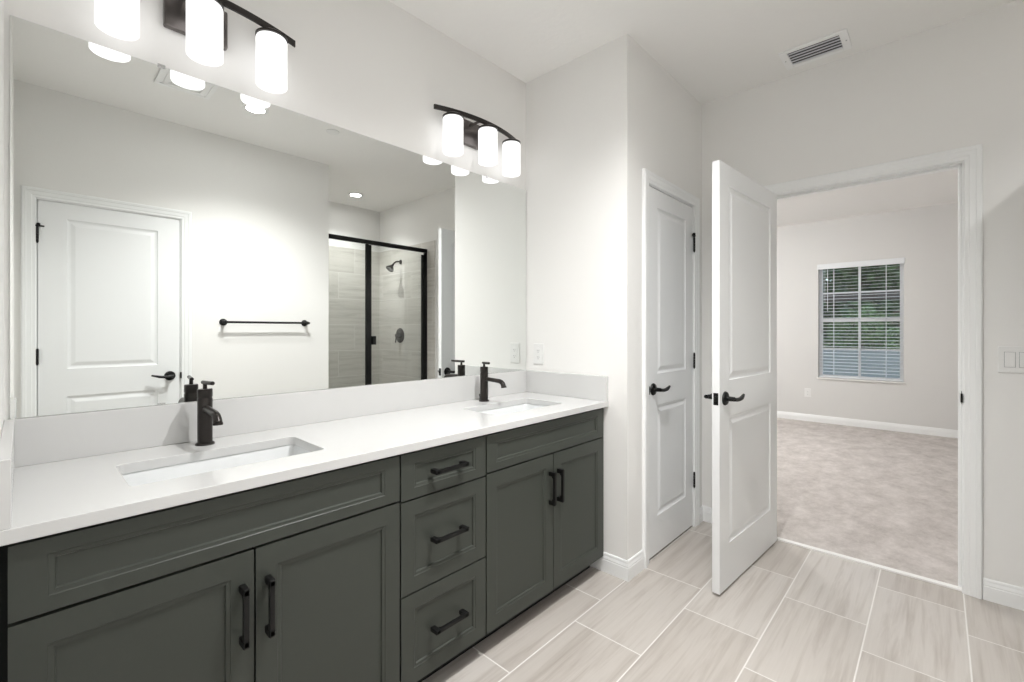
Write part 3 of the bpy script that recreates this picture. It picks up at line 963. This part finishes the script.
# ------------------------------------------------------------------ shower
ZT = 2.232
tt = .010
b = B().box(XT + tt, XB - tt, YS, YS + tt, .02, ZT)
setp(make('trim_5', b, M['shower']), 'striped grey tile on the back wall of the shower', 'tile', None, 'structure')
b = B().box(XB - tt, XB, YS, YT + .012, .02, ZT)
setp(make('trim_6', b, M['shower']), 'striped grey tile on the shower wall with the shower head', 'tile', None, 'structure')
b = B().box(XT, XT + tt, YS, YT - .02, .02, ZT)
setp(make('trim_7', b, M['shower']), 'striped grey tile on the shower wall nearest the towel bar', 'tile', None, 'structure')
b = B().box(XT + .001, XB - tt, YS + tt, -.600, 0, .020).box(XT + .001, XB - tt, -.600, -.450, 0, .110, .006)
o = make('shower_pan', b, M['pan'], at=((XT + XB) / 2, -.9, 0)); setp(o, 'pale shower floor and curb below the glass', 'shower pan')
GY = -.522
en = thing('shower_enclosure', ((XT + XB) / 2, GY, .110), 'black framed glass shower enclosure with hinged door', 'shower enclosure')
make('header_rail', B().box(XT + tt + .001, XB - tt - .001, GY - .016, GY + .016, 2.112, 2.152, .002), M['black'], en)
make('sill_rail', B().box(XT + tt + .001, XB - tt - .001, GY - .016, GY + .016, .110, .138, .002), M['black'], en)
make('frame_post', B().box(XT + tt + .001, XT + .036, GY - .013, GY + .013, .138, 2.112, .001), M['black'], en)
make('frame_post', B().box(2.318, 2.345, GY - .013, GY + .013, .138, 2.112, .001), M['black'], en)
make('frame_post', B().box(3.020, XB - tt - .001, GY - .013, GY + .013, .138, 2.112, .001), M['black'], en)
make('glass_panel', B().box(XT + .034, 2.320, GY - .003, GY + .003, .136, 2.114), M['glass'], en)
sd = B().box(2.347, 2.374, GY - .012, GY + .012, .145, 2.105, .001).box(2.985, 3.018, GY - .012, GY + .012, .145, 2.085, .001)
sd.box(2.374, 2.985, GY - .010, GY + .010, .145, .172, .001)
gd = make('shower_door', sd, M['black'], en)
make('door_glass', B().box(2.372, 2.987, GY - .003, GY + .003, .170, 2.108), M['glass'], gd)
hb = B().box(2.376, 2.418, GY + .004, GY + .027, 1.112, 1.198, .003).box(2.376, 2.430, GY - .027, GY - .004, 1.112, 1.198, .003)
make('door_pull', hb, M['black'], gd)
# shower head
XS = XB - tt
sh = thing('shower_fixture', (XS, -1.03, 2.06), 'dark bronze shower head on a curved arm on the tiled wall', 'shower head')
make('flange', B().lathe([(0, 0), (.028, 0), (.026, .006), (.014, .012), (0, .012)], (XS, -1.03, 2.065), (-1, 0, 0), 28), M['bronze'], sh, smooth=True)
make('shower_arm', B().tube([(XS - .004, -1.03, 2.065), (XS - .03, -1.03, 2.066), (XS - .06, -1.03, 2.060), (XS - .085, -1.03, 2.045), (XS - .105, -1.03, 2.022)], .0095, 16, 1, up=(0, 1, 0)), M['bronze'], sh, smooth=True)
ax = Vector((-.62, 0, -.78)).normalized()
make('spray_head', B().lathe([(0, 0), (.013, .002), (.015, .012), (.016, .022), (.030, .042), (.046, .066), (.050, .074), (.048, .080), (.040, .078), (0, .078)], Vector((XS - .100, -1.03, 2.026)), ax, 32), M['bronze'], sh, smooth=True)
va = thing('shower_valve', (XS, -1.04, 1.195), 'round dark bronze shower valve with lever on the tiled wall', 'shower valve')
make('valve_plate', B().lathe([(0, 0), (.088, 0), (.088, .003), (.080, .008), (.035, .012), (0, .012)], (XS, -1.04, 1.195), (-1, 0, 0), 40), M['bronze'], va, smooth=True)
b = B().lathe([(0, .010), (.027, .010), (.025, .045), (.021, .060), (0, .062)], (XS, -1.04, 1.195), (-1, 0, 0), 28)
b.tube([(XS - .050, -1.04, 1.190), (XS - .058, -1.035, 1.165), (XS - .066, -1.03, 1.135), (XS - .070, -1.03, 1.110)], [.010, .009, .0085, .0075], 12)
make('valve_lever', b, M['bronze'], va, smooth=True)

# ------------------------------------------------------------------ bedroom window and blind
w = thing('window_1', (XF + .07, (WY0 + WY1) / 2, WZ0), 'white single-hung window in the far wall of the carpeted room', 'window')
w['kind'] = 'structure'
fx0, fx1 = XF + .070, XF + .110
b = B()
fw = .040
zm = 1.395
b.box(fx0, fx1, WY0, WY0 + fw, WZ0, WZ1, .003).box(fx0, fx1, WY1 - fw, WY1, WZ0, WZ1, .003)
b.box(fx0, fx1, WY0 + fw, WY1 - fw, WZ0, WZ0 + fw, .003).box(fx0, fx1, WY0 + fw, WY1 - fw, WZ1 - fw, WZ1, .003)
b.box(fx0 - .008, fx1, WY0 + fw, WY1 - fw, zm - .027, zm + .022, .003)
make('window_frame', b, M['vinyl'], w)
gx = fx0 + .018
yc_ = (WY0 + WY1) / 2
for z0, z1 in ((WZ0 + fw, zm - .030), (zm + .022, WZ1 - fw)):
    p_ = make('window_pane', B().box(gx, gx + .004, WY0 + fw, WY1 - fw, z0, z1), M['winglass'], w)
    zc_ = (z0 + z1) / 2
    make('muntin', B().box(gx - .008, gx - .001, yc_ - .014, yc_ + .014, z0, z1, .002).box(gx - .0082, gx - .0012, WY0 + fw, WY1 - fw, zc_ - .009, zc_ + .009, .002), M['vinyl'], p_)
struct('trim_8', B().box(XF - .022, XF + .068, WY0 - .012, WY1 + .012, WZ0 - .018, WZ0 + .001, .004), M['marble'], 'thin white sill below the window', 'window sill')
bl = thing('window_blind', (XF + .03, yc_, WZ1), 'white horizontal slat blind lowered over the window', 'blind')
make('valance', B().box(XF - .012, XF + .010, WY0 - .010, WY1 + .010, WZ1 - .055, WZ1 + .018, .004), M['blind'], bl)
sl = B()
z = WZ1 - .075
ns = 0
while z > WZ0 + .05:
    s_ = B().box(-.0225, .0225, WY0 + .008, WY1 - .008, -.0013, .0013)
    s_.xf(Matrix.Translation((XF + .034, 0, z)) @ Matrix.Rotation(math.radians(-7), 4, 'Y'))
    me = bpy.data.meshes.new('t'); s_.bm.to_mesh(me); s_.bm.free(); sl.bm.from_mesh(me); bpy.data.meshes.remove(me)
    z -= .0425; ns += 1
make('blind_slats', sl, M['blind'], bl)
make('bottom_rail', B().box(XF + .010, XF + .058, WY0 + .008, WY1 - .008, WZ0 + .008, WZ0 + .024, .003), M['blind'], bl)
for y in (WY0 + .17, yc_, WY1 - .17):
    make('ladder_cord', B().box(XF + .0095, XF + .0105, y - .0022, y + .0022, WZ0 + .02, WZ1 - .05).box(XF + .0575, XF + .0585, y - .0022, y + .0022, WZ0 + .02, WZ1 - .05), M['blind'], bl)
make('tilt_wand', B().cyl((XF + .002, WY1 - .105, WZ1 - .05), (XF + .002, WY1 - .105, WZ1 - .62), .0035, None, 8), M['blind'], bl)
make('lift_cord', B().cyl((XF + .003, WY1 - .075, WZ1 - .05), (XF + .003, WY1 - .075, WZ1 - .50), .0016, None, 6), M['blind'], bl)

# fill lamp added beyond the view to brighten the bedroom
t = thing('bedroom_fill_light', (5.2, 2.2, CZ), 'added unseen fill light of the carpeted room, shaped as a flush ceiling light', 'ceiling light')
make('fill_base', B().lathe([(0, -.001), (.19, -.001), (.19, -.025), (0, -.025)], (5.2, 2.2, CZ), 'z', 40), M['plastic'], t, smooth=True)
make('fill_shade', B().lathe([(.175, -.025), (.172, -.060), (.12, -.092), (0, -.10)], (5.2, 2.2, CZ), 'z', 40), M['bedfill'], t, smooth=True)

# ------------------------------------------------------------------ outside the window
struct('floor_lawn', B().box(XF + T + .02, 45, -25, 30, -.45, -.15), M['grass'], 'lawn outside the window', 'lawn')
o = make('garden_wall', B().box(13.2, 13.35, -6, 9, -.15, .80, .01), M['stucco'], at=(13.2, 1, -.15)); setp(o, 'low blue-grey garden wall outside the window', 'wall')
t = thing('pergola', (12.2, 1.2, -.15), 'dark brown beam and posts standing outside the window', 'pergola')
make('beam', B().box(12.1, 12.3, -3.2, 5.6, 1.90, 2.06, .01), M['beam'], t)
for y in (-2.9, 5.2):
    make('post', B().box(12.13, 12.27, y, y + .14, -.15, 1.90, .01), M['beam'], t)
def tree(name, x, y, h, r, mat, n, label, group, z0, seed, ls=.09):
    rnd = random.Random(seed)
    t = thing(name, (x, y, -.15), label, 'tree' if name == 'tree' else 'shrub', group)
    tr = B()
    pts = [(x, y, -.16), (x + .06, y - .04, h * .3), (x - .05, y + .05, h * .55), (x, y, h * .8)]
    tr.tube(pts, [.13 * r / 1.6, .10 * r / 1.6, .07 * r / 1.6, .02], 10)
    for k in range(6):
        a = rnd.random() * 2 * PI; zz = z0 + (h - z0) * rnd.uniform(.1, .6)
        tr.tube([(x, y, zz), (x + math.cos(a) * r * .35, y + math.sin(a) * r * .35, zz + .3), (x + math.cos(a) * r * .7, y + math.sin(a) * r * .7, zz + .5)], [.05, .03, .012], 7)
    make('trunk', tr, M['bark'], t, smooth=True)
    fo = B(); bm = fo.bm
    blobs = [(x + rnd.uniform(-.6, .6) * r, y + rnd.uniform(-.75, .75) * r, z0 + (h - z0) * rnd.random(), r * rnd.uniform(.28, .5)) for _ in range(16)]
    for k in range(n):
        bx_, by_, bz_, br_ = rnd.choice(blobs)
        v = Vector((rnd.gauss(0, 1), rnd.gauss(0, 1), rnd.gauss(0, 1))).normalized() * br_ * rnd.uniform(.55, 1.05)
        c_ = Vector((bx_, by_, bz_)) + v
        d1 = Vector((rnd.gauss(0, 1), rnd.gauss(0, 1), rnd.gauss(0, .6))).normalized()
        d2 = d1.cross(Vector((rnd.gauss(0, 1), rnd.gauss(0, 1), rnd.gauss(0, 1)))).normalized()
        s_ = ls * rnd.uniform(.6, 1.3)
        bm.faces.new([bm.verts.new(c_ - d1 * s_), bm.verts.new(c_ + d2 * s_ * .4), bm.verts.new(c_ + d1 * s_), bm.verts.new(c_ - d2 * s_ * .4)])
    make('foliage', fo, mat, t)
tree('tree', 17.4, 1.7, 4.8, 2.1, M['leaf'], 10000, 'dark leafy tree straight behind the beam outside the window', 'trees beyond the window', .5, 1, .14)
tree('tree', 17.8, -4.2, 5.4, 2.1, M['leaf'], 4000, 'dark leafy tree outside, well right of the window view', 'trees beyond the window', .5, 2, .16)
tree('tree', 17.8, 7.6, 5.4, 2.1, M['leaf'], 4000, 'dark leafy tree outside, well left of the window view', 'trees beyond the window', .5, 3, .16)
tree('tree', 25.5, 2.6, 7.0, 3.2, M['leaf'], 8000, 'large dark tree farthest from the window', 'trees beyond the window', .3, 6, .24)
tree('shrub', 14.75, 1.5, 1.55, .95, M['leaf2'], 5200, 'fresh green shrub just behind the low garden wall', 'shrubs beyond the window', .1, 4, .055)
tree('shrub', 14.75, -1.6, 1.6, .95, M['leaf2'], 2200, 'fresh green shrub behind the right stretch of the garden wall', 'shrubs beyond the window', .1, 5, .07)
tree('shrub', 14.75, 4.6, 1.6, .95, M['leaf2'], 2200, 'fresh green shrub behind the left stretch of the garden wall', 'shrubs beyond the window', .1, 7, .07)
